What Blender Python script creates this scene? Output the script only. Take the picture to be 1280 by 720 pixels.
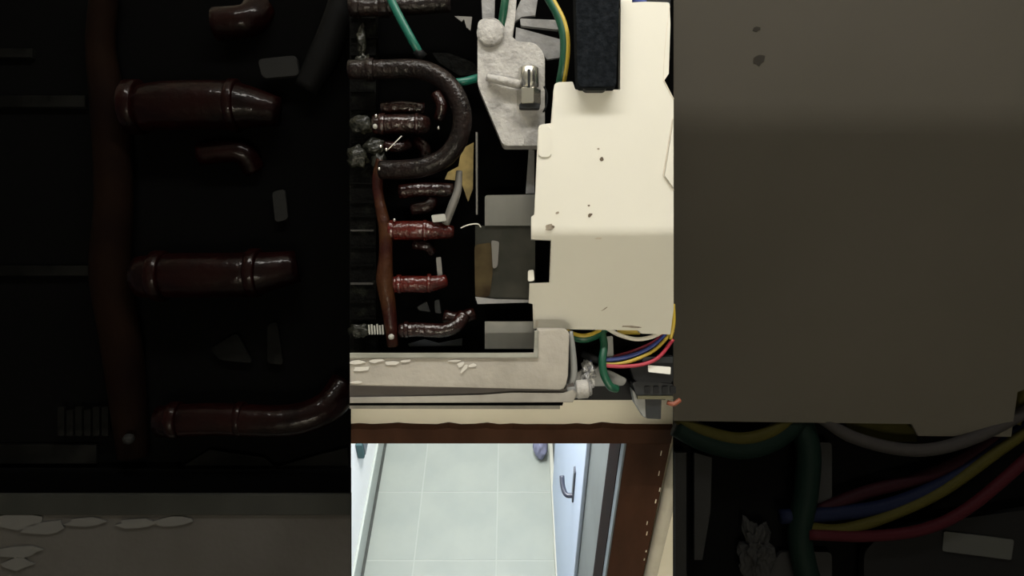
import bpy, bmesh, math, random
from mathutils import Vector, Matrix, noise

random.seed(7)
for o in list(bpy.data.objects):
    bpy.data.objects.remove(o, do_unlink=True)
scn = bpy.context.scene
COL = scn.collection

# ------------------------------------------------------------------ camera
CAM = Vector((0.0, 0.0, 2.9))
PITCH = math.radians(38)
FPX = 900.0
cam_d = bpy.data.cameras.new('camera')
cam_d.sensor_width = 36.0
cam_d.lens = 36.0 * FPX / 1280.0
cam_d.clip_start = 0.01
cam = bpy.data.objects.new('camera', cam_d)
COL.objects.link(cam)
cam.location = CAM
cam.rotation_euler = (math.pi / 2 - PITCH, 0, 0)
scn.camera = cam

# ------------------------------------------------------------------ world, lamps, exposure
w = bpy.data.worlds.new('world'); scn.world = w; w.use_nodes = True
bg = w.node_tree.nodes['Background']
bg.inputs[0].default_value = (1.0, 0.98, 0.95, 1)
bg.inputs[1].default_value = 0.12
scn.view_settings.view_transform = 'Standard'
scn.view_settings.look = 'None'
scn.view_settings.exposure = 0.0
scn.view_settings.gamma = 1.0
scn.view_settings.use_curve_mapping = False

ROOM_LAMP = dict(loc=(0.10, 0.62, 3.54), size=(1.2, 0.10), power=12.0, col=(1.0, 0.97, 0.91))
FILL_LAMP = dict(loc=(0.2, -2.7, 3.54), size=(1.2, 0.10), power=72.0, col=(1.0, 0.94, 0.82))  # added, unseen: gives front light to the wall below the machine
HALL_LAMP = dict(loc=(-0.05, 1.95, 2.66), size=(0.30, 1.0), power=80.0, col=(1.0, 0.99, 0.97))

# ------------------------------------------------------------------ helpers
R_AX = Vector((1, 0, 0))
U_AX = Vector((0, math.sin(PITCH), math.cos(PITCH)))
F_AX = Vector((0, math.cos(PITCH), -math.sin(PITCH)))   # the tilted front of the machines faces along -F_AX
D0 = 0.60                                               # distance to the machines' front plane

SET_BACK = 0.0                                         # the invented outer machines stand this much further back

def C(px, py, d):
    d = d + SET_BACK
    return CAM + F_AX * d + R_AX * ((px - 640) / FPX * d) + U_AX * ((360 - py) / FPX * d)

def on_wall(px, py, Y):
    r = F_AX + R_AX * ((px - 640) / FPX) + U_AX * ((360 - py) / FPX)
    return CAM + r * (Y / r.y)

MATS = {}
def mat(name, c1, rough=0.6, metal=0.0, c2=None, scale=40, mixpos=(0.4, 0.65), bump=0.0, bscale=None,
        coat=0.0, spec=0.5, detail=4, stretch=None):
    m = bpy.data.materials.new(name); m.use_nodes = True
    nt = m.node_tree; b = nt.nodes['Principled BSDF']
    b.inputs['Roughness'].default_value = rough
    b.inputs['Metallic'].default_value = metal
    b.inputs['Specular IOR Level'].default_value = spec
    b.inputs['Coat Weight'].default_value = coat
    b.inputs['Coat Roughness'].default_value = 0.06
    b.inputs['Base Color'].default_value = (*c1, 1)
    tc = nt.nodes.new('ShaderNodeTexCoord'); src = tc.outputs['Object']
    if stretch:
        mp = nt.nodes.new('ShaderNodeMapping'); mp.inputs['Scale'].default_value = stretch
        nt.links.new(src, mp.inputs[0]); src = mp.outputs[0]
    if c2 is not None:
        n = nt.nodes.new('ShaderNodeTexNoise'); n.inputs['Scale'].default_value = scale; n.inputs['Detail'].default_value = detail
        nt.links.new(src, n.inputs['Vector'])
        r = nt.nodes.new('ShaderNodeValToRGB')
        r.color_ramp.elements[0].position = mixpos[0]; r.color_ramp.elements[0].color = (*c1, 1)
        r.color_ramp.elements[1].position = mixpos[1]; r.color_ramp.elements[1].color = (*c2, 1)
        nt.links.new(n.outputs['Fac'], r.inputs[0]); nt.links.new(r.outputs[0], b.inputs['Base Color'])
    if bump:
        n2 = nt.nodes.new('ShaderNodeTexNoise'); n2.inputs['Scale'].default_value = bscale or scale; n2.inputs['Detail'].default_value = 3
        nt.links.new(src, n2.inputs['Vector'])
        bp = nt.nodes.new('ShaderNodeBump'); bp.inputs['Strength'].default_value = bump; bp.inputs['Distance'].default_value = 0.003
        nt.links.new(n2.outputs['Fac'], bp.inputs['Height']); nt.links.new(bp.outputs[0], b.inputs['Normal'])
        if coat: nt.links.new(bp.outputs[0], b.inputs['Coat Normal'])
    MATS[name] = m
    return m

def tag(o, label=None, cat=None, group=None, kind=None):
    if label: o['label'] = label
    if cat: o['category'] = cat
    if group: o['group'] = group
    if kind: o['kind'] = kind
    return o

def empty(name, loc, label, cat, group=None):
    o = bpy.data.objects.new(name, None); COL.objects.link(o)
    o.location = loc; o.empty_display_size = 0.05
    return tag(o, label, cat, group)

def origin_of(p):
    v = Vector((0, 0, 0))
    while p is not None:
        v += p.location; p = p.parent
    return v

def obj(name, bm, m, parent=None, smooth=False, label=None, at=None):
    """link a bmesh given in world coordinates as one mesh object"""
    bmesh.ops.recalc_face_normals(bm, faces=bm.faces)
    base = origin_of(parent)
    vs = [v.co.copy() for v in bm.verts]
    lo = Vector((min(v.x for v in vs), min(v.y for v in vs), min(v.z for v in vs)))
    hi = Vector((max(v.x for v in vs), max(v.y for v in vs), max(v.z for v in vs)))
    c = Vector(((lo.x + hi.x) / 2, (lo.y + hi.y) / 2, lo.z)) if at is None else Vector(at)
    bmesh.ops.translate(bm, verts=bm.verts, vec=-c)
    me = bpy.data.meshes.new(name); bm.to_mesh(me); bm.free()
    if smooth:
        for p in me.polygons: p.use_smooth = True
    me.materials.append(MATS[m])
    o = bpy.data.objects.new(name, me); COL.objects.link(o)
    o.parent = parent
    o.location = c - base
    if label: o['label'] = label
    return o

def struct(name, bm, m, parent=None, **k):
    o = obj(name, bm, m, parent, **k)
    if parent is None: o['kind'] = 'structure'
    return o

def box(bm, lo, hi, bevel=0.0):
    x0, y0, z0 = lo; x1, y1, z1 = hi
    v = [bm.verts.new(p) for p in ((x0,y0,z0),(x1,y0,z0),(x1,y1,z0),(x0,y1,z0),(x0,y0,z1),(x1,y0,z1),(x1,y1,z1),(x0,y1,z1))]
    fs = [bm.faces.new([v[i] for i in f]) for f in ((0,1,2,3),(4,5,6,7),(0,1,5,4),(1,2,6,5),(2,3,7,6),(3,0,4,7))]
    if bevel:
        es = list({e for f in fs for e in f.edges})
        bmesh.ops.bevel(bm, geom=es, offset=bevel, segments=2, affect='EDGES', profile=0.5)
    return bm

def BX(lo, hi, bevel=0.0):
    return box(bmesh.new(), lo, hi, bevel)

def round_poly(pts, rad, n=4):
    """round every corner of a 2D outline (rad in px, or dict index->rad)"""
    out = []; N = len(pts)
    for i, p in enumerate(pts):
        r = rad.get(i, 0) if isinstance(rad, dict) else rad
        p = Vector(p)
        if r <= 0: out.append(tuple(p)); continue
        a = Vector(pts[i - 1]) - p; b = Vector(pts[(i + 1) % N]) - p
        r2 = min(r, a.length * 0.48, b.length * 0.48)
        s = p + a.normalized() * r2; e = p + b.normalized() * r2
        for k in range(n + 1):
            t = k / n
            q = s * (1 - t) ** 2 + p * 2 * t * (1 - t) + e * t * t
            out.append((q.x, q.y))
    return out

def prism(outline, d, t, bevel=0.0, bm=None, inset_back=0.0):
    """outline in px on the plane at distance d, extruded straight back by t"""
    bm = bm or bmesh.new()
    f = [bm.verts.new(C(x, y, d)) for x, y in outline]
    bk = [bm.verts.new(C(x, y, d) + F_AX * t) for x, y in outline]
    n = len(f)
    ff = bm.faces.new(f); bm.faces.new(list(reversed(bk)))
    for i in range(n):
        j = (i + 1) % n
        bm.faces.new((f[i], bk[i], bk[j], f[j]))
    if bevel:
        bmesh.ops.bevel(bm, geom=list(ff.edges), offset=bevel, segments=3, affect='EDGES', profile=0.5, clamp_overlap=True)
    bm.normal_update()
    big = [q for q in bm.faces if len(q.verts) > 4]
    bmesh.ops.triangulate(bm, faces=big)
    return bm

def rect(x0, y0, x1, y1):
    return [(x0, y0), (x1, y0), (x1, y1), (x0, y1)]

def bent(outline, dfun, rows, t):
    """a sheet with the given outline (px) whose distance follows the row"""
    bm = bmesh.new()
    f = [bm.verts.new((x, y, 0)) for x, y in outline]
    fc = bm.faces.new(f); fc.normal_update()
    bmesh.ops.triangulate(bm, faces=[fc])
    for r in rows:
        bmesh.ops.bisect_plane(bm, geom=bm.verts[:] + bm.edges[:] + bm.faces[:], plane_co=(0, r, 0), plane_no=(0, 1, 0), dist=1e-4)
    ext = bmesh.ops.extrude_face_region(bm, geom=bm.faces[:])
    back = {v for v in ext['geom'] if isinstance(v, bmesh.types.BMVert)}
    for v in bm.verts:
        x, y = v.co.x, v.co.y
        p = C(x, y, dfun(y))
        v.co = p + F_AX * t if v in back else p
    return bm

def smooth_path(pts, n=6):
    P = [Vector(p) for p in pts]
    if len(P) < 3: return P
    out = []
    for i in range(len(P) - 1):
        p0 = P[i - 1] if i else P[0] * 2 - P[1]
        p1, p2 = P[i], P[i + 1]
        p3 = P[i + 2] if i + 2 < len(P) else P[-1] * 2 - P[-2]
        for k in range(n):
            t = k / n
            out.append(0.5 * ((2 * p1) + (p2 - p0) * t + (2 * p0 - 5 * p1 + 4 * p2 - p3) * t * t + (3 * p1 - p0 - 3 * p2 + p3) * t ** 3))
    out.append(P[-1]); return out

def tube(pts, rad, segs=14, n=6, bm=None):
    """a round bar along world points; rad is a number or one per given point"""
    bm = bm or bmesh.new()
    path = smooth_path(pts, n)
    m = len(path); rads = []
    for i in range(m):
        if isinstance(rad, (list, tuple)):
            u = i / (m - 1) * (len(rad) - 1); k = min(int(u), len(rad) - 2); q = u - k
            rads.append(rad[k] * (1 - q) + rad[k + 1] * q)
        else: rads.append(rad)
    tan = [(path[min(i + 1, m - 1)] - path[max(i - 1, 0)]).normalized() for i in range(m)]
    nrm = tan[0].orthogonal().normalized(); rings = []
    for i in range(m):
        nrm = (nrm - tan[i] * nrm.dot(tan[i])).normalized(); bn = tan[i].cross(nrm)
        rings.append([bm.verts.new(path[i] + (nrm * math.cos(a) + bn * math.sin(a)) * rads[i])
                      for a in (2 * math.pi * k / segs for k in range(segs))])
    for i in range(m - 1):
        for k in range(segs):
            bm.faces.new((rings[i][k], rings[i][(k + 1) % segs], rings[i + 1][(k + 1) % segs], rings[i + 1][k]))
    bm.faces.new(rings[0]); bm.faces.new(list(reversed(rings[-1])))
    return bm

def ptube(pts, rpx, d=None, **k):
    """tube given as (px, py, distance) points and radius in px"""
    P = [C(*p) if len(p) == 3 else C(p[0], p[1], d) for p in pts]
    dd = d if d else sum(p[2] for p in pts) / len(pts)
    s = (dd + SET_BACK) / FPX
    r = [q * s for q in rpx] if isinstance(rpx, (list, tuple)) else rpx * s
    return tube(P, r, **k)

def cyl(c, axis, r, h, segs=20, bm=None, bevel=0.0):
    bm = bm or bmesh.new()
    a = Vector(axis).normalized(); n = a.orthogonal().normalized(); b = a.cross(n)
    rings = []
    prof = [(r - bevel, 0), (r, bevel), (r, h - bevel), (r - bevel, h)] if bevel else [(r, 0), (r, h)]
    for rr, z in prof:
        rings.append([bm.verts.new(Vector(c) + a * z + (n * math.cos(t) + b * math.sin(t)) * rr) for t in (2 * math.pi * k / segs for k in range(segs))])
    for i in range(len(rings) - 1):
        for k in range(segs):
            bm.faces.new((rings[i][k], rings[i][(k + 1) % segs], rings[i + 1][(k + 1) % segs], rings[i + 1][k]))
    bm.faces.new(rings[0]); bm.faces.new(list(reversed(rings[-1])))
    return bm

def blob(c, rx, ry, rz, seed, amp=0.2, sub=2):
    """an irregular lump, axes along right / up / front of the machine"""
    bm = bmesh.new(); bmesh.ops.create_icosphere(bm, subdivisions=sub, radius=1.0)
    off = Vector((seed * 3.7, seed * 1.3, seed * 2.1))
    for v in bm.verts:
        k = 1 + amp * (1.6 * noise.noise(v.co * 1.7 + off) + 0.9 * noise.noise(v.co * 4.5 + off))
        v.co = Vector(c) + R_AX * (v.co.x * rx * k) + U_AX * (v.co.y * ry * k) + F_AX * (v.co.z * rz * k)
    return bm

def jag(x0, x1, y, amp, step, rnd):
    """a ragged horizontal edge as a list of px points"""
    out = []; x = x0
    while x < x1:
        out.append((x, y + rnd.uniform(-amp, amp))); x += step * rnd.uniform(0.6, 1.4)
    out.append((x1, y)); return out

# ------------------------------------------------------------------ materials
mat('cream_plaster', (0.84, 0.79, 0.66), 0.8, c2=(0.79, 0.74, 0.61), scale=6, bump=0.08, bscale=60)
mat('white_plaster', (0.90, 0.92, 0.92), 0.7)
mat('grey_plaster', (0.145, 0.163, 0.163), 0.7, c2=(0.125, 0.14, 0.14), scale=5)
mat('ceiling_white', (0.75, 0.75, 0.72), 0.9)
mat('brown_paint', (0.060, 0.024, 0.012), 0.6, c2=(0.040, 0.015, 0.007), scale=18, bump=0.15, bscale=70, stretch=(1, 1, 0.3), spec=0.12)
mat('brown_paint_shaded', (0.008, 0.002, 0.0018), 0.7, c2=(0.005, 0.0015, 0.0015), scale=15, spec=0.05)  # the same brown paint with the reveal's shade put into it
mat('grout', (0.30, 0.325, 0.30), 0.7)
mat('floor_tile', (0.245, 0.272, 0.25), 0.35, c2=(0.27, 0.295, 0.268), scale=5, spec=0.3)
mat('skirting', (0.40, 0.44, 0.41), 0.5)
mat('skirting_dark', (0.03, 0.035, 0.03), 0.6)
mat('skirting_cream', (0.40, 0.41, 0.36), 0.5)
mat('door_blue', (0.44, 0.52, 0.66), 0.45, spec=0.4)
mat('door_handle', (0.025, 0.03, 0.05), 0.35)
mat('lining_grey', (0.16, 0.19, 0.21), 0.7, spec=0.1)
mat('teal_dark', (0.03, 0.08, 0.09), 0.5)
mat('violet_cloth', (0.17, 0.18, 0.27), 0.8)
mat('pipe_white', (0.60, 0.56, 0.47), 0.5, c2=(0.48, 0.44, 0.36), scale=9, mixpos=(0.5, 0.7), bump=0.2, bscale=40)
mat('lamp_body', (0.8, 0.8, 0.8), 0.5)

mat('cream_plastic', (0.655, 0.64, 0.575), 0.42, c2=(0.63, 0.615, 0.55), scale=8, spec=0.35)
mat('dirt', (0.10, 0.075, 0.05), 0.8)
mat('dirt_pale', (0.30, 0.26, 0.20), 0.8, c2=(0.15, 0.12, 0.09), scale=260)
mat('smudge_and_crease', (0.56, 0.51, 0.43), 0.8, c2=(0.66, 0.61, 0.52), scale=120)
mat('interior_shade', (0.0012, 0.0012, 0.0012), 0.95, spec=0.01)  # near black: the shade inside the machines put into the colour
mat('casing_grey', (0.25, 0.25, 0.24), 0.6)
mat('copper_wet', (0.013, 0.002, 0.0015), 0.4, c2=(0.004, 0.001, 0.0008), scale=60, bump=0.55, bscale=200, coat=0.8, spec=0.1)
mat('copper_red', (0.060, 0.006, 0.004), 0.4, c2=(0.02, 0.003, 0.002), scale=50, bump=0.55, bscale=200, coat=0.8, spec=0.1)
mat('copper_brown', (0.0085, 0.0042, 0.0035), 0.5, c2=(0.003, 0.0018, 0.0016), scale=45, bump=0.5, bscale=210, coat=0.3, spec=0.1)
mat('copper_rust', (0.036, 0.013, 0.0045), 0.5, c2=(0.018, 0.003, 0.002), scale=30, mixpos=(0.45, 0.6), bump=0.6, bscale=120, coat=0.12, spec=0.1)
mat('fin_dark', (0.0012, 0.0012, 0.001), 0.7, c2=(0.008, 0.009, 0.0065), scale=90, mixpos=(0.55, 0.8), bump=0.6, bscale=200, spec=0.04)
mat('fin_line', (0.035, 0.034, 0.032), 0.6, spec=0.1)
mat('grime_green', (0.005, 0.0055, 0.003), 0.5, c2=(0.030, 0.029, 0.018), scale=110, mixpos=(0.5, 0.8), bump=0.8, bscale=160, coat=0.3, spec=0.2)
mat('wire_teal', (0.004, 0.095, 0.066), 0.4)
mat('wire_green', (0.006, 0.065, 0.034), 0.4)
mat('wire_yellow', (0.42, 0.30, 0.03), 0.4)
mat('wire_blue', (0.035, 0.06, 0.26), 0.4)
mat('wire_red', (0.36, 0.022, 0.045), 0.4)
mat('wire_maroon', (0.20, 0.012, 0.035), 0.4)
mat('wire_white', (0.62, 0.60, 0.54), 0.5)
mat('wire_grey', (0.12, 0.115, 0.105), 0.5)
mat('frosted_metal', (0.38, 0.37, 0.355), 0.75, c2=(0.13, 0.127, 0.122), scale=48, mixpos=(0.47, 0.78), bump=0.5, bscale=260, detail=8)
mat('dull_metal', (0.22, 0.22, 0.22), 0.55, c2=(0.13, 0.13, 0.13), scale=40, bump=0.3, bscale=200)
mat('bolt_steel', (0.62, 0.61, 0.57), 0.22, metal=0.95)
mat('sheet_steel', (0.19, 0.19, 0.175), 0.42, metal=0.6, c2=(0.10, 0.10, 0.09), scale=16, stretch=(1, 0.3, 0.3))
mat('sheet_steel_dimmed', (0.014, 0.0145, 0.011), 0.5, c2=(0.032, 0.031, 0.024), scale=22, spec=0.15)  # the same steel, its dark reflection put into the colour
mat('amber_tone', (0.060, 0.044, 0.018), 0.7, c2=(0.018, 0.010, 0.003), scale=26, spec=0.15)
mat('yellow_tape', (0.26, 0.19, 0.06), 0.6, c2=(0.12, 0.09, 0.03), scale=60)
mat('pale_tab', (0.32, 0.32, 0.29), 0.6)
mat('black_foam', (0.0055, 0.0068, 0.0085), 0.95, c2=(0.011, 0.013, 0.016), scale=220, bump=0.5, bscale=300, spec=0.05)
mat('tray_foam', (0.37, 0.345, 0.305), 0.8, c2=(0.29, 0.27, 0.235), scale=22, bump=0.25, bscale=160)
mat('tray_flake', (0.56, 0.54, 0.50), 0.8)
mat('tray_rim', (0.20, 0.20, 0.17), 0.5, c2=(0.28, 0.28, 0.245), scale=25, stretch=(1, 4, 4))
mat('tray_groove', (0.052, 0.043, 0.038), 0.6, c2=(0.085, 0.07, 0.062), scale=12, stretch=(1, 3, 3))
mat('tray_lip', (0.30, 0.285, 0.25), 0.6, c2=(0.22, 0.205, 0.18), scale=30)
mat('grey_plastic', (0.20, 0.205, 0.20), 0.5)
mat('foil', (0.55, 0.55, 0.55), 0.35, metal=0.5, c2=(0.25, 0.25, 0.25), scale=200, bump=1.0, bscale=220)
mat('black_plastic', (0.005, 0.0055, 0.0065), 0.5, spec=0.15)
mat('charcoal_plastic', (0.015, 0.017, 0.019), 0.5, spec=0.2)
mat('board_olive', (0.08, 0.073, 0.036), 0.6)
mat('label_white', (0.72, 0.72, 0.68), 0.6)
mat('terminal_brown', (0.22, 0.06, 0.03), 0.5)
# invented side machines: the middle one's colours with the dimming put in
mat('dimmed_plastic', (0.046, 0.042, 0.0345), 0.7, c2=(0.043, 0.0395, 0.032), scale=6, spec=0.06)
mat('dimmed_dirt', (0.018, 0.016, 0.013), 0.9, spec=0.1)
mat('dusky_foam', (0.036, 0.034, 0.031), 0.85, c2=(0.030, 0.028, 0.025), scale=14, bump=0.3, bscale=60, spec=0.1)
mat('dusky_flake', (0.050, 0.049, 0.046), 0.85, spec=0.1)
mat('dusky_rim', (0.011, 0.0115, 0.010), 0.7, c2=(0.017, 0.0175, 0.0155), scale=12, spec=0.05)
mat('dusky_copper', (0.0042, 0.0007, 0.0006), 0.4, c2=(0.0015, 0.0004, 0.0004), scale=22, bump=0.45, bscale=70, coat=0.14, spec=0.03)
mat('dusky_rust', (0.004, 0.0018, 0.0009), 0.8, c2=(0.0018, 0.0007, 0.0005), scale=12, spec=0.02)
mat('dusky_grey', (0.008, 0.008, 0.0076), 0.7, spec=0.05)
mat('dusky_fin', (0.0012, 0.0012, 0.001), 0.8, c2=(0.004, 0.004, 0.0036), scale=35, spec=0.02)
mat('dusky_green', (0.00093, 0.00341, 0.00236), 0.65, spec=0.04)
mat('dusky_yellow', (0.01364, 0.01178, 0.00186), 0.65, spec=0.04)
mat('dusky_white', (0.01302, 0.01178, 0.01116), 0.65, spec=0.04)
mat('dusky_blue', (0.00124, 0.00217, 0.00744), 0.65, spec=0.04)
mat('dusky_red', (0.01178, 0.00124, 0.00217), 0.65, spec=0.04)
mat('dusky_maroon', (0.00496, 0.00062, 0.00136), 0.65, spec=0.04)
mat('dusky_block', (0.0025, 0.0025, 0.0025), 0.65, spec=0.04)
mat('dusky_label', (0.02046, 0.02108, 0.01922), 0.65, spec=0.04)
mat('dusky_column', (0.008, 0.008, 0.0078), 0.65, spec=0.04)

# ------------------------------------------------------------------ the room
YW, YB = 0.76, 0.86            # front and back of the wall above and beside the doorway
CEIL = 3.6
HALL_L, HALL_R = -0.665, 0.205
HEAD_TOP = on_wall(640, 530, YW).z
HEAD_BOT = on_wall(640, 547, YW).z
JX0, JX1 = 0.182, 0.252       # right jamb, inner and outer edge
OPEN_L = -0.63
DOOR_H = HEAD_BOT

fl = struct('floor', BX((-2.5, -3.0, -0.06), (2.5, 3.4, 0.0006)), 'grout', at=(0, 0, 0))
tile_me = None
PX, PY = 0.362, 0.36
for j in range(-1, 5):
    for i in range(-2, 2):
        x0 = -0.431 + PX * i; y0 = 1.76 + PY * (j - 1)
        if x0 + PX < HALL_L or x0 > HALL_R: continue
        if tile_me is None:
            t = obj('tile', BX((x0 + .003, y0 + .003, -0.004), (x0 + PX - .003, y0 + PY - .003, 0.0016), 0.0004), 'floor_tile', fl)
            tile_me = t.data
        else:
            t = bpy.data.objects.new('tile', tile_me); COL.objects.link(t); t.parent = fl
            t.location = (x0 + PX / 2, y0 + PY / 2, -0.004)

bm = bmesh.new()                                        # wall round the doorway
box(bm, (-2.5, YW, 0), (OPEN_L - 0.07, YB, CEIL))
box(bm, (JX1, YW, 0), (2.5, YB, CEIL))
box(bm, (OPEN_L - 0.07, YW, HEAD_TOP), (JX1, YB, CEIL))
struct('wall_front', bm, 'cream_plaster')
struct('ceiling', BX((-2.5, -3.0, CEIL), (2.5, YB, CEIL + 0.06)), 'ceiling_white')
struct('wall_back', BX((-2.5, -3.06, 0), (2.5, -3.0, CEIL)), 'cream_plaster')
struct('wall_left', BX((HALL_L - 0.08, YB, 0), (HALL_L, 3.4, 2.75)), 'white_plaster')
struct('wall_right', BX((HALL_R, YB, 0), (HALL_R + 0.08, 3.4, 2.75)), 'grey_plaster')
struct('wall_far', BX((HALL_L, 3.4, 0), (HALL_R, 3.46, 2.75)), 'white_plaster')
struct('trim_3', BX((HALL_L, YB, 2.70), (HALL_R, 3.4, 2.75)), 'ceiling_white')

# door frame: head with a ragged painted top edge, right and left jambs
rnd = random.Random(3)
bm = bmesh.new()
xs = [OPEN_L - 0.07 + i * 0.02 for i in range(int((JX1 - OPEN_L + 0.07) / 0.02))] + [JX1]
front_t = [Vector((x, YW - 0.012, HEAD_TOP + rnd.choice((0, 0, 0.001, 0.003, 0.007)) * rnd.random())) for x in xs]
vt = [bm.verts.new(p) for p in front_t]; vb = [bm.verts.new((p.x, p.y, HEAD_BOT)) for p in front_t]
wt = [bm.verts.new((p.x, YB, HEAD_TOP)) for p in front_t]; wb = [bm.verts.new((p.x, YB, HEAD_BOT)) for p in front_t]
for i in range(len(xs) - 1):
    bm.faces.new((vt[i], vt[i+1], vb[i+1], vb[i])); bm.faces.new((vb[i], vb[i+1], wb[i+1], wb[i])); bm.faces.new((vt[i], wt[i], wt[i+1], vt[i+1])); bm.faces.new((wt[i], wb[i], wb[i+1], wt[i+1]))
bm.faces.new((vt[0], vb[0], wb[0], wt[0])); bm.faces.new((vt[-1], wt[-1], wb[-1], vb[-1]))
struct('trim_1', bm, 'brown_paint')
jr = struct('trim_2', BX((JX0, YW - 0.012, 0), (JX1, YB, HEAD_BOT), 0.002), 'brown_paint')
obj('reveal_shade', BX((JX0 - 0.004, YW + 0.014, 0), (JX0 - 0.0005, YB, HEAD_BOT)), 'brown_paint_shaded', jr)  # shade of the reveal, painted as a darker brown sheet
obj('edge_strip', BX((JX0 - 0.003, YW - 0.010, 0), (JX0 - 0.0002, YW + 0.0135, HEAD_BOT)), 'lining_grey', jr)
for k in range(9):                                      # chipped paint along the outer edge of the jamb
    z = HEAD_BOT - 0.03 - k * 0.045 + rnd.uniform(-.012, .012); x = JX1 - rnd.uniform(0.002, 0.014); l = rnd.uniform(0.003, 0.012)
    obj('paint_chip', BX((x, YW - 0.0128, z), (x + rnd.uniform(.001, .0025), YW - 0.0119, z + l)), 'cream_plaster', jr)
struct('trim_4', BX((OPEN_L - 0.07, YW - 0.012, 0), (OPEN_L, YB, HEAD_BOT), 0.002), 'brown_paint')
bl = struct('baseboard_left', BX((HALL_L, YB, 0.0), (HALL_L + 0.012, 3.4, 0.13), 0.002), 'skirting')
obj('floor_seal', BX((HALL_L + 0.012, YB, 0.0021), (HALL_L + 0.024, 3.4, 0.010)), 'skirting_dark', bl)
struct('baseboard_right', BX((HALL_R - 0.018, YB, 0.002), (HALL_R, 3.4, 0.035), 0.002), 'skirting_cream')
dr = struct('door_1', BX((HALL_R - 0.012, 1.22, 0.036), (HALL_R - 0.0005, 2.12, 2.05), 0.003), 'door_blue')
hb = tube([(HALL_R - 0.013, 1.38, 0.995), (HALL_R - 0.034, 1.385, 0.992), (HALL_R - 0.044, 1.41, 1.0), (HALL_R - 0.046, 1.44, 1.015)], 0.008, 10)
h = obj('door_handle', hb, 'door_handle', dr, True, 'dark lever handle on the pale blue door')
obj('rose_plate', BX((HALL_R - 0.017, 1.367, 0.975), (HALL_R - 0.0115, 1.393, 1.125), 0.002), 'door_handle', h)

# things in the hallway and by the doorway
p = empty('wall_pipe', (0.268, YW - 0.02, 0), 'cream painted pipe running up the wall beside the brown door frame', 'pipe')
obj('pipe', tube([(0.266, YW - 0.013, 0), (0.269, YW - 0.013, 0.8), (0.264, YW - 0.013, 1.4), (0.268, YW - 0.013, HEAD_TOP + 0.02), (0.268, YW - 0.013, 2.15)], 0.0125, 16), 'pipe_white', p, True)
for z in (0.4, 0.95, 1.45):
    obj('clip', BX((0.246, YW - 0.029, z), (0.292, YW - 0.0005, z + 0.014), 0.002), 'pipe_white', p)
s = empty('wall_box', (HALL_L + 0.0, 2.03, 0.44), 'small dark teal box low on the bright white hallway wall', 'box')
obj('body', BX((HALL_L + 0.0005, 1.99, 0.41), (HALL_L + 0.03, 2.12, 0.50), 0.006), 'teal_dark', s)
obj('front_plate', BX((HALL_L + 0.0302, 2.005, 0.42), (HALL_L + 0.034, 2.105, 0.49), 0.0015), 'lining_grey', s)
bmc = blob((HALL_R - 0.062, 2.34, 0.07), 0.035, 0.06, 0.05, 5, 0.18, 3)
zl = min(v.co.z for v in bmc.verts)
for v in bmc.verts: v.co.z += 0.003 - zl
tag(obj('cloth_bundle', bmc, 'violet_cloth', None, True), 'small blue violet bundle on the hallway floor beyond the pale door', 'cloth')

def lamp(name, spec, label, tilt=0):
    sx, sy = spec['size']; x, y, z = spec['loc']
    e = empty(name, (x, y, z), label, 'lamp')
    obj('housing', BX((x - sx/2 - .02, y - sy/2 - .02, z + 0.012), (x + sx/2 + .02, y + sy/2 + .02, z + 0.058 if z > 3 else z + 0.038), 0.004), 'lamp_body', e)
    l = bpy.data.lights.new('lamp_glow', 'AREA'); l.shape = 'RECTANGLE'; l.size = sx; l.size_y = sy
    l.energy = spec['power']; l.color = spec['col']
    lo = bpy.data.objects.new('lamp_glow', l); COL.objects.link(lo); lo.parent = e
lamp('ceiling_lamp', ROOM_LAMP, 'long ceiling lamp over the doorway wall')
lamp('ceiling_lamp', FILL_LAMP, 'added unseen fill lamp at the back of the room')
lamp('ceiling_lamp', HALL_LAMP, 'cool white ceiling lamp in the hallway')

# ------------------------------------------------------------------ a machine body: wedge between the tilted front and the wall
def wedge(x0, x1, row_top, row_bot, d):
    a = C(640, row_top, d); b = C(640, row_bot, d)
    bm = bmesh.new(); yb = YW - 0.002
    ys = min(a.y, yb - 0.004)
    prof = [(ys, a.z), (b.y, b.z), (yb, b.z), (yb, a.z)]
    f = [bm.verts.new((x0, y, z)) for y, z in prof]; g = [bm.verts.new((x1, y, z)) for y, z in prof]
    bm.faces.new(f); bm.faces.new(list(reversed(g)))
    for i in range(4): bm.faces.new((f[i], g[i], g[(i+1) % 4], f[(i+1) % 4]))
    return bm

# ================================================================== the air conditioner in the middle
AC = empty('air_conditioner', (0, 0.6, 2.2), 'opened air conditioner above the doorway with copper coil, cream cover and drip tray', 'air conditioner')
obj('body', wedge(-0.147, 0.147, -20, 500, 0.690), 'black_plastic', AC)
chassis = obj('chassis', prism(rect(437, -30, 841.5, 446), 0.668, 0.006), 'interior_shade', AC, label='interior behind the coil, its shade put into the black')

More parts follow.
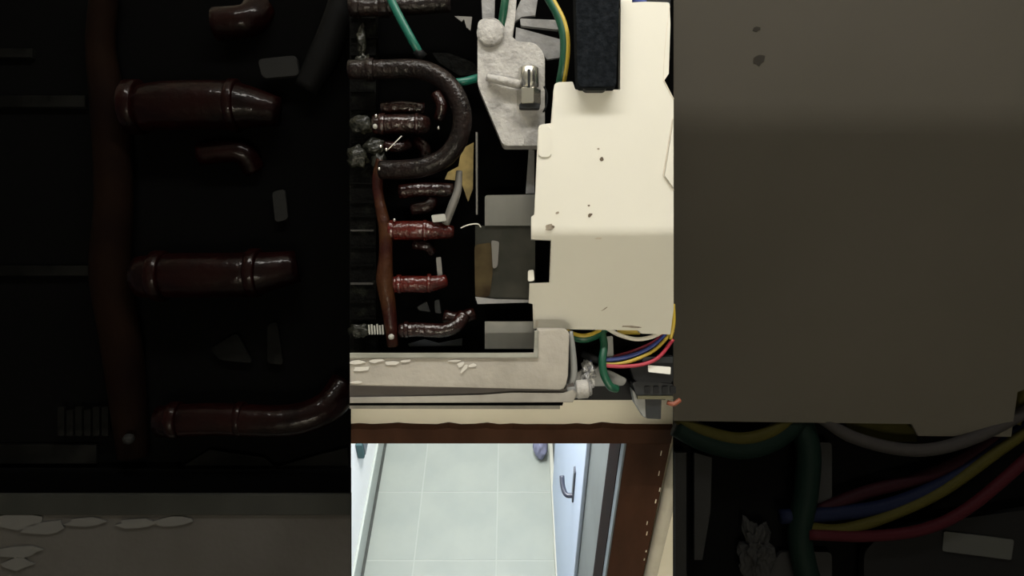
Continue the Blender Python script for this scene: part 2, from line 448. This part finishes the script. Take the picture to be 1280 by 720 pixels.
# ---- coil
fin = obj('fin_pack', prism(rect(437, -20, 470, 440), 0.648, 0.012), 'fin_dark', AC, label='dark grimy end of the cooling fins')
rnd = random.Random(11)
for y in (20, 45, 66, 112, 134, 176, 197, 228, 250, 268, 287, 308, 330, 353, 375, 396, 416):
    x1 = 470 + rnd.uniform(-4, 3)
    obj('fin_edge', prism(rect(438, y, x1, y + rnd.uniform(2, 4)), 0.6455, 0.003), 'fin_line' if y in (287, 353) else 'fin_dark', fin)
def coil_tube(pts, r, m, d=None, label=None, collars=()):
    o = obj('copper_tube', ptube(pts, r, d), m, AC, True, label)
    for (x, y, dd, rr, ln) in collars:
        obj('collar', cyl(C(x, y, dd), R_AX, rr * dd / FPX, ln * dd / FPX, 18, bevel=0.0006), m, o, True)
    return o
coil_tube([(437, 9, .632), (470, 9, .632), (520, 7, .632), (562, 4, .636)], 11, 'copper_brown', collars=[(440, 9, .632, 13, 10), (474, 9, .632, 13, 12)])
U = [(437, 87, .626), (470, 87, .624), (505, 86, .622), (530, 88, .62), (553, 99, .618), (570, 119, .616), (578, 146, .615), (573, 174, .616), (557, 196, .618), (532, 208, .62), (503, 212, .624), (476, 212, .628)]
coil_tube(U, 12, 'copper_brown', label='large dark U-bend of copper tube', collars=[(458, 87, .624, 14.5, 10)])
coil_tube([(468, 156, .64), (490, 155, .638), (522, 155, .638), (532, 157, .642)], 12, 'copper_wet', collars=[(474, 155, .638, 13.5, 8), (519, 155, .638, 13.5, 5)])
coil_tube([(478, 136, .648), (500, 134, .646), (530, 137, .650)], 8, 'copper_wet')
coil_tube([(500, 240, .652), (530, 237, .650), (566, 238, .655)], 9, 'copper_wet')
coil_tube([(515, 262, .652), (535, 258, .650), (540, 250, .655)], 8, 'copper_wet')
coil_tube([(484, 289, .636), (505, 288, .634), (533, 288, .634), (566, 290, .640)], [11.5, 12, 12, 8], 'copper_red', label='bright red copper stub', collars=[(486, 288, .634, 13, 7), (529, 288, .634, 13.2, 5)])
coil_tube([(486, 356, .636), (510, 355, .634), (535, 355, .634), (557, 351, .640)], [10, 10.5, 10.5, 8], 'copper_red', collars=[(496, 355, .634, 12, 6), (534, 354, .634, 12, 5)])
coil_tube([(500, 413, .636), (525, 412, .634), (552, 413, .634), (570, 407, .636), (580, 394, .642)], 9, 'copper_wet', collars=[(505, 412, .634, 10.5, 6)])
coil_tube([(520, 176, .654), (532, 186, .650), (530, 200, .654)], 7, 'copper_wet')
coil_tube([(545, 118, .656), (552, 132, .652), (548, 150, .656)], 7, 'copper_wet')
coil_tube([(475, 178, .646), (494, 184, .642), (512, 180, .648)], 7, 'copper_wet')
coil_tube([(517, 306, .652), (533, 308, .650), (540, 316, .655)], 6, 'copper_wet')
coil_tube([(555, 395, .65), (572, 398, .65), (592, 392, .655)], 8, 'copper_wet')
coil_tube([(478, 200, .630), (472, 225, .632), (474, 250, .632), (481, 285, .630), (482, 320, .630), (481, 350, .630), (486, 385, .632), (490, 420, .634), (491, 432, .636)],
          [8, 7, 6.5, 8, 8.5, 11, 9, 7.5, 7], 'copper_rust', label='rusty upright header pipe')
obj('sparkle_drop', blob(C(489, 421, .622), .0026, .0026, .0026, 2, .1), 'pale_tab', AC, True)
obj('sparkle_drop', blob(C(469, 158, .622), .0022, .0022, .0022, 3, .1), 'pale_tab', AC, True)
for k, (x, y, rx, ry) in enumerate([(452, 156, 15, 12), (468, 183, 13, 11), (448, 196, 13, 14), (474, 203, 8, 12), (455, 76, 9, 8), (450, 414, 12, 8), (452, 50, 5, 18)]):
    obj('grime', blob(C(x, y, .640), rx * .0007, ry * .0007, .004, 20 + k, 0.34, 3), 'grime_green', AC, True)
for k in range(6):
    obj('fin_bristle', ptube([(461 + 3.4 * k, 405 + 3 * random.random(), .632), (462 + 3.4 * k, 418, .632)], 1.2, n=2, segs=6), 'pale_tab', fin)
for k, (x, y) in enumerate([(476, 183), (483, 187), (474, 211), (470, 145), (493, 275), (548, 160)]):  # small shiny drops, wet sparkle put into the shape
    obj('sparkle_drop', blob(C(x, y, .618 if k < 4 else .628), .0013, .0017, .0012, 40 + k, .2), 'bolt_steel', AC, True)
obj('wire_tie', ptube([(485, 187, .622), (494, 178, .62), (502, 170, .622)], 0.6, segs=6), 'wire_white', AC)
# ---- small things between the coil and the plates
obj('tape_strip', prism([(577, 186), (592, 178), (591, 236), (585, 252), (576, 226), (556, 224), (560, 215), (573, 208)], .652, .002), 'yellow_tape', AC, label='dull yellow tape strip')
obj('steel_edge', prism([(594.5, 165), (597, 165), (597, 268), (595, 268)], .640, .004), 'wire_grey', AC)
obj('sensor_lead', ptube([(574, 214, .630), (572, 238, .628), (565, 258, .628), (557, 280, .632)], [4, 5, 5.5, 5]), 'wire_grey', AC, True)
obj('white_tab', prism(round_poly([(539, 269), (556, 267), (558, 276), (541, 278)], 2), .626, .003), 'pale_tab', AC)
obj('small_pin', prism(round_poly([(545, 322), (551, 321), (553, 344), (547, 345)], 1.5), .640, .003), 'wire_grey', AC)
obj('small_pin', prism(round_poly([(521, 384), (533, 377), (538, 390), (524, 388)], 2), .648, .003), 'charcoal_plastic', AC)
obj('small_pin', prism(round_poly([(543, 376), (549, 374), (551, 392), (544, 391)], 2), .648, .003), 'charcoal_plastic', AC)
obj('foil_scrap', prism([(510, 430), (530, 424), (548, 429), (578, 423), (577, 432), (512, 433)], .650, .002), 'charcoal_plastic', AC)
obj('thin_lead', ptube([(576, 285, .626), (586, 281, .624), (597, 280, .626), (601, 284, .628)], 0.8, segs=6), 'wire_white', AC)
obj('clip_plate', prism([(540, 66), (560, 66), (592, 78), (600, 92), (575, 95), (548, 78)], .645, .004), 'fin_dark', AC)
obj('flake', prism([(568, 20), (590, 21), (588, 38), (583, 34), (580, 24), (577, 27)], .640, .002), 'wire_grey', AC)
obj('green_wire', ptube([(478, -30, .615), (489, 0, .615), (502, 26, .615), (515, 50, .616), (524, 66, .62)], 5.2), 'wire_teal', AC, True, label='teal green wire crossing in front of the coil')
obj('wire_sleeve', ptube([(520, 62, .619), (529, 72, .622)], [5.6, 6.5], n=2), 'black_plastic', AC, True)
obj('green_wire', ptube([(562, 104, .632), (580, 102, .628), (598, 97, .636)], 5.0), 'wire_teal', AC, True)

# ---- frosted bracket
br = obj('motor_bracket', prism(round_poly([(597, 24), (621, 21), (638, 44), (646, 53), (668, 53), (681, 66), (681, 182), (629, 182), (597, 106)], {0: 8, 1: 8, 4: 4, 5: 12, 6: 2, 7: 4, 8: 6}), .628, .018, 0.0018), 'frosted_metal', AC, label='pale frosted metal bracket')
obj('boss', cyl(C(613, 43, .6285), -F_AX, .0118, .0055, 28, bevel=0.0018), 'frosted_metal', br, True)
obj('pin', ptube([(609, 97, .624), (628, 101, .621), (650, 106, .621)], [4.5, 5.5, 5.5]), 'frosted_metal', br, True)
bo = obj('bolt', cyl(C(661, 111, .6235), U_AX, .0088, .0185, 28, bevel=.0014), 'bolt_steel', br, True, label='shiny steel bolt')
obj('bolt_band', prism(round_poly(rect(659.5, 86, 663, 108), 1), .6145, .003), 'charcoal_plastic', bo)  # dark strip: a band of the bolt's reflection put into colour
obj('nut', cyl(C(661, 132, .6235), U_AX, .0104, .0138, 6, bevel=.0008), 'bolt_steel', bo)
obj('nut_washer', prism(round_poly(rect(649, 129, 675, 135), 3), .6175, .008), 'charcoal_plastic', bo)
obj('bracket_lip', prism(round_poly(rect(632, 172, 655, 182), 2), .6265, .003, .0006), 'frosted_metal', br)
obj('cable_guide', ptube([(680, 108, .622), (684, 118, .624), (683, 132, .626), (679, 140, .628)], 1.2), 'charcoal_plastic', br)
# ---- struts behind the bracket
obj('strut', prism([(601, -20), (619, -20), (618, 24), (603, 24)], .640, .006), 'dull_metal', AC)
obj('strut', prism([(634, -20), (647, -20), (644, 22), (640, 52), (630, 44)], .636, .006, .0008), 'frosted_metal', AC)
obj('strut', prism([(660, -20), (675, -20), (669, 19), (652, 21), (640, 30), (643, 18)], .641, .004), 'dull_metal', AC)
obj('strut', prism(round_poly([(650, 23), (697, 25), (698, 37), (651, 32)], 1), .639, .005, .0006), 'dull_metal', AC)
obj('strut', prism([(645, 34), (700, 49), (700, 72), (684, 74), (668, 56), (644, 52)], .641, .004), 'dull_metal', AC)
obj('green_wire', ptube([(634, -20, .634), (630, 10, .634), (626, 38, .640)], 5), 'wire_green', AC, True)
def earth_wire(parent, pts, r, off, m1='wire_green', m2='wire_yellow', label='green and yellow striped earth wire'):
    o = obj('earth_wire', ptube(pts, r), m1, parent, True, label)
    s = r * pts[0][2] / FPX
    o2 = obj('yellow_stripe', ptube([(x + off[0], y + off[1], d - s * .55) for x, y, d in pts], r * .52), m2, o, True)
    return o
earth_wire(AC, [(676, -20, .622), (690, 4, .620), (701, 26, .618), (706, 50, .617), (705, 78, .618), (700, 108, .624)], 6.2, (3.4, 0), 'wire_green')
# ---- metal plates
obj('steel_plate', prism(round_poly([(606, 244), (669, 243), (669, 282), (606, 282)], {0: 4}), .640, .003), 'sheet_steel', AC, label='grey sheet metal end plate')
obj('dimmed_plate', prism(rect(594, 282, 669, 376), .642, .003), 'sheet_steel_dimmed', AC)  # lower part of the plate, dark reflection painted in
obj('amber_patch', prism(round_poly([(593, 306), (614, 303), (616, 340), (612, 371), (594, 372)], 5), .6405, .0012), 'amber_tone', AC)  # flat amber patch on the plate
obj('plate_highlight', prism(round_poly([(614, 300), (624, 302), (622, 334), (616, 336)], 3), .6395, .002, .0005), 'wire_grey', AC)  # pale grey strip painted as a highlight
obj('lower_plate', prism(rect(606, 402, 669, 436), .640, .003), 'sheet_steel', AC)
obj('plate_edge', prism([(661, 186), (668, 188), (668, 242), (657, 242)], .650, .002), 'dull_metal', AC)
obj('plate_lip', prism([(594, 371), (620, 374), (666, 375), (666, 378), (597, 380)], .638, .003), 'dull_metal', AC)

# ---- drip tray
tray = obj('drip_tray', prism(round_poly([(437, 447), (672, 447), (672, 412), (709, 412), (712, 418), (710, 470), (706, 487), (437, 482)], {3: 4, 6: 6}), .602, .030, .0012), 'tray_foam', AC, label='grey white foam drip tray')
obj('tray_rim', prism([(437, 441.5), (668, 441.5), (668, 414), (673, 412), (673, 447.5), (437, 448)], .600, .004, .0006), 'tray_rim', tray)
rnd = random.Random(5)
low = jag(437, 716, 490, 0.8, 14, rnd)
obj('tray_groove', prism([(437, 481.5), (640, 481), (706, 484), (716, 478), (720, 486), (700, 496), (437, 496)], .607, .020), 'tray_groove', tray)  # the groove's shade put into its dark brown-grey colour
obj('tray_lip', prism([(437, 497), (520, 496), (600, 494), (640, 491), (704, 492), (716, 487), (722, 492), (716, 503), (437, 504)], .604, .02, .0006), 'tray_lip', tray)
obj('gap_shade', prism([(437, 503.5), (704, 503.5), (703, 507), (437, 507)], .610, .02), 'interior_shade', tray)  # solid strip, the shade of the gap put into its black
obj('under_strip', prism([(437, 507), (700, 507), (700, 511.5), (437, 511)], .618, .012), 'tray_lip', tray)
obj('tray_corner', ptube([(713, 414, .612), (716, 440, .610), (717, 470, .610), (711, 489, .612)], [3, 4, 4.5, 4]), 'grey_plastic', tray, True)
obj('tray_seam', ptube([(711, 414, .606), (711.5, 440, .604), (709.5, 470, .604), (706, 486, .606)], 1.0, segs=6), 'black_plastic', tray)
for k, (x, y, ww, hh) in enumerate([(446, 453, 10, 3), (452, 461, 13, 3.4), (470, 451, 9, 3), (490, 454, 11, 3), (508, 451, 7, 2.2), (576, 455, 4, 4), (580, 461, 3, 6), (590, 457, 7, 2.6), (446, 478, 9, 1.8), (568, 451, 9, 1.6)]):
    q = random.Random(k)
    pts = [(x + ww * math.cos(a) * q.uniform(.6, 1.2) + hh * math.sin(a) * -.6, y + hh * math.sin(a) * q.uniform(.6, 1.2)) for a in (2 * math.pi * i / 8 for i in range(8))]
    obj('foam_flake', prism(pts, .6008, .0014), 'tray_flake', tray)
sp = obj('drain_spigot', cyl(C(708, 489, .612), R_AX + U_AX * .08, .0065, .015, 20, bevel=.001), 'grey_plastic', AC, True, label='pale drain spigot')
obj('spigot_collar', cyl(C(720, 487, .606), R_AX + U_AX * .08, .0078, .0105, 20, bevel=.0012), 'frosted_metal', sp, True)
obj('spigot_tip', cyl(C(735, 486, .609), R_AX + U_AX * .08, .006, .003, 20, bevel=.001), 'dull_metal', sp, True)

# ---- cream cover of the control box
LEAN = math.tan(math.radians(27))
def bend(row0, soft, d):
    def f(y):
        t = y - row0
        s = 0 if t < -soft else (t if t > soft else (t + soft) ** 2 / (4 * soft))
        return d / (1 - LEAN * s / FPX)
    return f
cov_f = bend(289, 7, .585)
outline = round_poly([(776, 4), (806, 2), (837, 3), (838, 30), (836, 92), (830, 101), (842, 124), (842, 386), (838, 418), (801, 417), (798, 413), (667, 411), (666, 380), (661, 379),
           (662, 354), (687, 353), (689, 300), (664, 299), (664, 271), (668, 268), (673, 156), (689, 154), (693, 103), (716, 102), (719, 112), (775, 112)],
          {0: 3, 2: 3, 5: 2, 9: 2, 11: 1, 20: 5, 22: 6, 23: 2, 24: 2})
rows = [60, 120, 180, 240, 281, 283, 285, 287, 289, 291, 293, 295, 297, 330, 370]
cover = obj('box_cover', bent(outline, cov_f, rows, .010), 'cream_plastic', AC, label='cream plastic cover of the control box')
obj('notch_catch', prism(round_poly([(660, 338), (667, 337), (668, 351), (660, 352)], 2), cov_f(345) + .001, .004, .0006), 'cream_plastic', cover)
ridge = [(841, 148), (829, 220), (842, 238)]
for a, b in ((ridge[0], ridge[1]), (ridge[1], ridge[2])):
    obj('cover_crease', ptube([(a[0], a[1], .5848), (b[0], b[1], .5848)], .7, segs=6, n=2), 'smudge_and_crease', cover)  # crease drawn as a thin duller line
obj('raised_panel', prism([(842, 150), (831, 220), (842, 235)], .583, .003, .0004), 'cream_plastic', cover)
obj('cover_crease', ptube([(830, 101, .5848), (842, 124, .5848)], .7, segs=6, n=2), 'smudge_and_crease', cover)
obj('cover_edge', ptube([(837, 8, .5853), (831, 60, .5853), (829, 101, .5853)], .6, segs=6, n=2), 'smudge_and_crease', cover)
def spot(x, y, rx, ry, rot, m, seed, parent, d, name='dirt_spot'):
    q = random.Random(seed); c, s = math.cos(rot), math.sin(rot); pts = []
    for i in range(12):
        a = 2 * math.pi * i / 12; k = q.uniform(.75, 1.2)
        u, v = rx * math.cos(a) * k, ry * math.sin(a) * k
        pts.append((x + u * c - v * s, y + u * s + v * c))
    obj(name, prism(pts, d - .0003, .0004), m, parent)
for k, (x, y, rx, ry, rot, m) in enumerate([(752, 199, 2.4, 2.8, 0, 'dirt'), (748, 186, 1.6, 1.2, 0, 'dirt_pale'), (737.5, 269, 3, 2.2, -.7, 'dirt'), (736, 257, 1.6, 1.2, 0, 'dirt'),
        (697, 266, 2.4, 1.6, -.5, 'dirt_pale'), (687, 284, 6, 3.6, -.25, 'dirt_pale'), (691.5, 283.5, 1.6, 1.6, 0, 'dirt')]):
    spot(x, y, rx, ry, rot, m, k, cover, .585)
def low_spot(x, y, rx, ry, rot, m, seed):
    q = random.Random(seed); pts = []
    for i in range(12):
        a = 2 * math.pi * i / 12; k = q.uniform(.7, 1.25)
        u, v = rx * math.cos(a) * k, ry * math.sin(a) * k
        pts.append((x + u * math.cos(rot) - v * math.sin(rot), y + u * math.sin(rot) + v * math.cos(rot)))
    obj('dirt_smear', bent(pts, lambda yy: cov_f(yy) - .0002, [], .0003), m, cover)
low_spot(756, 386, 6, .6, -.6, 'dirt_pale', 31); low_spot(748, 298, 4, 1.2, 0, 'smudge_and_crease', 33)
low_spot(790, 408.5, 12, 1.2, .05, 'dirt_pale', 35)
low_spot(671, 404, 2, 4, 0, 'smudge_and_crease', 37)
obj('cover_tab', prism(round_poly(rect(673, 158, 689, 196), 4), .5838, .002, .0008), 'cream_plastic', cover)
obj('foam_strip', prism(round_poly([(719, -20), (775, -20), (770, 108), (722, 108)], {2: 3, 3: 6}), .572, .022, .001), 'black_foam', AC, label='black foam insulation strip')
obj('foam_foot', prism(round_poly([(724, 105), (762, 105), (756, 113), (732, 113)], 3), .577, .012), 'charcoal_plastic', AC)
obj('cover_back', prism(rect(776, -20, 790, 8), .592, .004), 'cream_plastic', AC)
obj('blue_lead', ptube([(786, -14, .60), (796, 1, .598), (806, 3, .60)], 5), 'wire_blue', AC, True)
obj('plug', prism(rect(808, -12, 838, 8), .602, .006), 'charcoal_plastic', AC)

# ---- wiring below the cover
obj('wire_well', prism([(712, 405), (841.5, 405), (841.5, 482), (790, 482), (776, 470), (740, 462), (718, 480)], .664, .004), 'interior_shade', AC)
earth_wire(AC, [(692, 408, .655), (708, 417, .648), (729, 423, .644), (748, 417, .648), (760, 407, .655)], 5.6, (0, -3.0))
obj('green_wire', ptube([(750, 408, .650), (755, 430, .644), (753, 450, .638), (755, 468, .636), (763, 483, .636), (771, 486, .640)], 5.0), 'wire_green', AC, True, label='green wire hanging below the control box')
obj('white_wire', ptube([(758, 410, .648), (775, 419, .645), (798, 424, .643), (822, 418, .643), (841.5, 402, .645)], 2.6), 'wire_white', AC, True, label='white wire sagging under the cover')
obj('yellow_sleeve', prism(rect(772, 411, 800, 418), .652, .004), 'wire_yellow', AC)
obj('yellow_wire', ptube([(838, 424, .640), (842, 404, .638), (841.5, 380, .64)], 2.4), 'wire_yellow', AC, True)
W = [('maroon_wire', 'wire_maroon', [(745, 449), (768, 446), (795, 438), (820, 426), (841.5, 405)], 2.4, .652),
     ('blue_wire', 'wire_blue', [(738, 449), (765, 449.5), (795, 443), (820, 430), (841.5, 409)], 3.0, .647),
     ('yellow_wire', 'wire_yellow', [(752, 455), (772, 455), (795, 449), (820, 436), (841.5, 413)], 2.2, .643),
     ('red_wire', 'wire_red', [(754, 457), (780, 458), (805, 455), (824, 446), (841.5, 424)], 2.3, .640)]
for nm, mm, pts, r, dd in W:
    obj(nm, ptube(pts, r, dd), mm, AC, True)
obj('wire_sleeve', ptube([(728, 442, .652), (740, 447, .648), (752, 452, .646)], [4, 5.5, 4]), 'black_plastic', AC, True)
obj('foil_wrap', blob(C(736, 465, .652), .006, .0095, .005, 9, .5, 4), 'foil', AC)
obj('clip_plate', prism(round_poly([(757, 421), (766, 420), (767, 446), (757, 447)], 2), .650, .003), 'grey_plastic', AC)
obj('grey_block', prism(round_poly([(738, 470), (746, 458), (768, 466), (784, 474), (780, 482), (738, 483)], 2), .655, .012, .001), 'grey_plastic', AC)
obj('cable_clamp', prism([(714, 470), (728, 462), (740, 472), (738, 478), (716, 480)], .656, .006), 'dull_metal', AC)
tb = obj('terminal_block', prism(round_poly([(786, 455), (800, 447), (841.5, 444), (841.5, 479), (794, 477)], 3), .644, .016, .0012), 'black_plastic', AC, label='black terminal block with a white label')
obj('terminal_ridge', prism(rect(803, 446, 841.5, 454), .642, .003, .0005), 'charcoal_plastic', tb)
obj('white_label', prism(round_poly([(810, 456.5), (838.5, 459), (838, 468), (810.5, 465)], 1), .6415, .002), 'label_white', tb, label='blank white sticker')
obj('lower_housing', prism(round_poly([(790, 478), (800, 476), (841.5, 480), (841.5, 497), (796, 495)], 2), .648, .02, .001), 'charcoal_plastic', AC)
for x in (806, 817, 828, 838):
    obj('socket', prism(round_poly(rect(x, 483, x + 7, 492), 1.5), .6465, .002), 'black_plastic', AC)
obj('circuit_board', prism(rect(797, 495, 841.5, 499), .646, .02), 'board_olive', AC, label='olive circuit board edge')
obj('support_foot', prism([(790, 486), (800, 498), (808, 499), (808, 523), (804, 521), (793, 503)], .652, .012, .0006), 'grey_plastic', AC)
obj('support_foot', prism(round_poly([(807, 499), (827, 499), (826, 524), (808, 523)], 1), .650, .014, .0006), 'charcoal_plastic', AC)
obj('brown_lead', ptube([(834, 503, .650), (842, 505, .648), (850, 500, .65)], 3), 'terminal_brown', AC, True)

# ================================================================== invented on the left: enlarged copy of the coil, dimming put into the colours
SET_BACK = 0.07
L = empty('invented_coil_unit', (-0.3, 0.55, 2.2), 'invented darkened enlargement of the coil and tray at left', 'coil machine')
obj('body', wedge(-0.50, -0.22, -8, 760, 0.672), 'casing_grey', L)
obj('back_plate', prism(rect(-40, -8, 438, 660), .652, .003), 'interior_shade', L)
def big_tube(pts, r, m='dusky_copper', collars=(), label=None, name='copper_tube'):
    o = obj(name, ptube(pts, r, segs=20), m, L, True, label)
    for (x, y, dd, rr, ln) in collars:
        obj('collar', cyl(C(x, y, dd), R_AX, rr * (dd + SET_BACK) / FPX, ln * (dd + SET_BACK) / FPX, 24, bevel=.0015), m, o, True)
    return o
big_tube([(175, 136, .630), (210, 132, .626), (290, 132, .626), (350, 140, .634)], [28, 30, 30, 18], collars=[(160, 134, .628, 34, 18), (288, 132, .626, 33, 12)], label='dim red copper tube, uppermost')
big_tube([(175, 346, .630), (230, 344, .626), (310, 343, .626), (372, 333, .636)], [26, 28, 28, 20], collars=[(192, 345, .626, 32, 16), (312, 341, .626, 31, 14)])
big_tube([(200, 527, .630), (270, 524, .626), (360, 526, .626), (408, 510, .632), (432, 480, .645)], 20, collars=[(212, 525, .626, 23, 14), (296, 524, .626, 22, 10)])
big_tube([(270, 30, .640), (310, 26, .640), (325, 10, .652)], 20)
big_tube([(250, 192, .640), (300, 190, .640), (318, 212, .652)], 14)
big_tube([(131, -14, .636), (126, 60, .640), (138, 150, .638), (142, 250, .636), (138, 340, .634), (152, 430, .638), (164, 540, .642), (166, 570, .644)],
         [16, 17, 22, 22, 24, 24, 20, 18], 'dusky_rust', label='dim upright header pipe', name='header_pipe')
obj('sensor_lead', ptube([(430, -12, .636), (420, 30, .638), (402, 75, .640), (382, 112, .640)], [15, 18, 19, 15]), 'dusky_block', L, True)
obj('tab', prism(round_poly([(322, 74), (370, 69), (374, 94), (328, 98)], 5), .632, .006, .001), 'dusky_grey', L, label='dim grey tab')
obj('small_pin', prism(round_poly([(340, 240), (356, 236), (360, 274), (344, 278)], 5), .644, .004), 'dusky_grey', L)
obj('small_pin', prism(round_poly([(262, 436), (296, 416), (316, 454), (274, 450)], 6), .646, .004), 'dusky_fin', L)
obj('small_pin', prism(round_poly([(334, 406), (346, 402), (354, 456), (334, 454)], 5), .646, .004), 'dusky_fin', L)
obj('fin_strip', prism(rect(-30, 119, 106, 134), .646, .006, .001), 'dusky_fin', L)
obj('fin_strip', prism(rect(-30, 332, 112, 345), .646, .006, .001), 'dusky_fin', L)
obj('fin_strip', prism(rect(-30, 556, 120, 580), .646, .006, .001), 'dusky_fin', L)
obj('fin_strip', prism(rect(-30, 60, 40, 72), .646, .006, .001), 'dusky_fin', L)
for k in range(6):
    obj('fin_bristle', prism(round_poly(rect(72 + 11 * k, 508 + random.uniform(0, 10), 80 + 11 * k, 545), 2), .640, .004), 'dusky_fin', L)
obj('sparkle_drop', blob(C(161, 549, .622), .0055, .005, .005, 4, .12, 3), 'dusky_grey', L, True)
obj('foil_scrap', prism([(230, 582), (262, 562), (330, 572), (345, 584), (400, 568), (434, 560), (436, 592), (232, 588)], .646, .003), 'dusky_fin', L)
obj('under_gap', prism(rect(-40, 586, 438, 622), .640, .004), 'interior_shade', L)
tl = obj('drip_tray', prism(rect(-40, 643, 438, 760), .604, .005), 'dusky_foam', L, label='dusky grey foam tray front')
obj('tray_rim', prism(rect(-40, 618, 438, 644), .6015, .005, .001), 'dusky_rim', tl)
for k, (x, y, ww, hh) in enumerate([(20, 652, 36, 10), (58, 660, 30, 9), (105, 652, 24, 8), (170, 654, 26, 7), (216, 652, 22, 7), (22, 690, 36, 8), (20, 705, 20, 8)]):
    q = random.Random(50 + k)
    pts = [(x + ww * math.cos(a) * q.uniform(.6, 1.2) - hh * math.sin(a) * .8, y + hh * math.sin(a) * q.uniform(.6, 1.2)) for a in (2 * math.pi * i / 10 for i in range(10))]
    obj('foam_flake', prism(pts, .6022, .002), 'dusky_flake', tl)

# ================================================================== invented on the right: enlarged cover and wires, dimming put into the colours
Rr = empty('invented_control_unit', (0.3, 0.55, 2.2), 'invented darkened enlargement of the cover and wires at right', 'control unit')
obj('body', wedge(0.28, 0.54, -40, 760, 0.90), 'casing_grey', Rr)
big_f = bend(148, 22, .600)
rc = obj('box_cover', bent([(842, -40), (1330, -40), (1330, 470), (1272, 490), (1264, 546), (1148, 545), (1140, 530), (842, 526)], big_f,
     [40, 90] + list(range(126, 172, 4)) + [220, 300, 380, 460], .004), 'dimmed_plastic', Rr, label='enlarged cream cover, the dimming put into its dark taupe colour')
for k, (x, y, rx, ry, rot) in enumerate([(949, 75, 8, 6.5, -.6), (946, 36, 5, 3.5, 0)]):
    spot(x, y, rx, ry, rot, 'dimmed_dirt', 70 + k, rc, .600)
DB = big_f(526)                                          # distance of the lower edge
obj('wire_well', prism(rect(842, 515, 1340, 770), DB + .05, .004), 'interior_shade', Rr)
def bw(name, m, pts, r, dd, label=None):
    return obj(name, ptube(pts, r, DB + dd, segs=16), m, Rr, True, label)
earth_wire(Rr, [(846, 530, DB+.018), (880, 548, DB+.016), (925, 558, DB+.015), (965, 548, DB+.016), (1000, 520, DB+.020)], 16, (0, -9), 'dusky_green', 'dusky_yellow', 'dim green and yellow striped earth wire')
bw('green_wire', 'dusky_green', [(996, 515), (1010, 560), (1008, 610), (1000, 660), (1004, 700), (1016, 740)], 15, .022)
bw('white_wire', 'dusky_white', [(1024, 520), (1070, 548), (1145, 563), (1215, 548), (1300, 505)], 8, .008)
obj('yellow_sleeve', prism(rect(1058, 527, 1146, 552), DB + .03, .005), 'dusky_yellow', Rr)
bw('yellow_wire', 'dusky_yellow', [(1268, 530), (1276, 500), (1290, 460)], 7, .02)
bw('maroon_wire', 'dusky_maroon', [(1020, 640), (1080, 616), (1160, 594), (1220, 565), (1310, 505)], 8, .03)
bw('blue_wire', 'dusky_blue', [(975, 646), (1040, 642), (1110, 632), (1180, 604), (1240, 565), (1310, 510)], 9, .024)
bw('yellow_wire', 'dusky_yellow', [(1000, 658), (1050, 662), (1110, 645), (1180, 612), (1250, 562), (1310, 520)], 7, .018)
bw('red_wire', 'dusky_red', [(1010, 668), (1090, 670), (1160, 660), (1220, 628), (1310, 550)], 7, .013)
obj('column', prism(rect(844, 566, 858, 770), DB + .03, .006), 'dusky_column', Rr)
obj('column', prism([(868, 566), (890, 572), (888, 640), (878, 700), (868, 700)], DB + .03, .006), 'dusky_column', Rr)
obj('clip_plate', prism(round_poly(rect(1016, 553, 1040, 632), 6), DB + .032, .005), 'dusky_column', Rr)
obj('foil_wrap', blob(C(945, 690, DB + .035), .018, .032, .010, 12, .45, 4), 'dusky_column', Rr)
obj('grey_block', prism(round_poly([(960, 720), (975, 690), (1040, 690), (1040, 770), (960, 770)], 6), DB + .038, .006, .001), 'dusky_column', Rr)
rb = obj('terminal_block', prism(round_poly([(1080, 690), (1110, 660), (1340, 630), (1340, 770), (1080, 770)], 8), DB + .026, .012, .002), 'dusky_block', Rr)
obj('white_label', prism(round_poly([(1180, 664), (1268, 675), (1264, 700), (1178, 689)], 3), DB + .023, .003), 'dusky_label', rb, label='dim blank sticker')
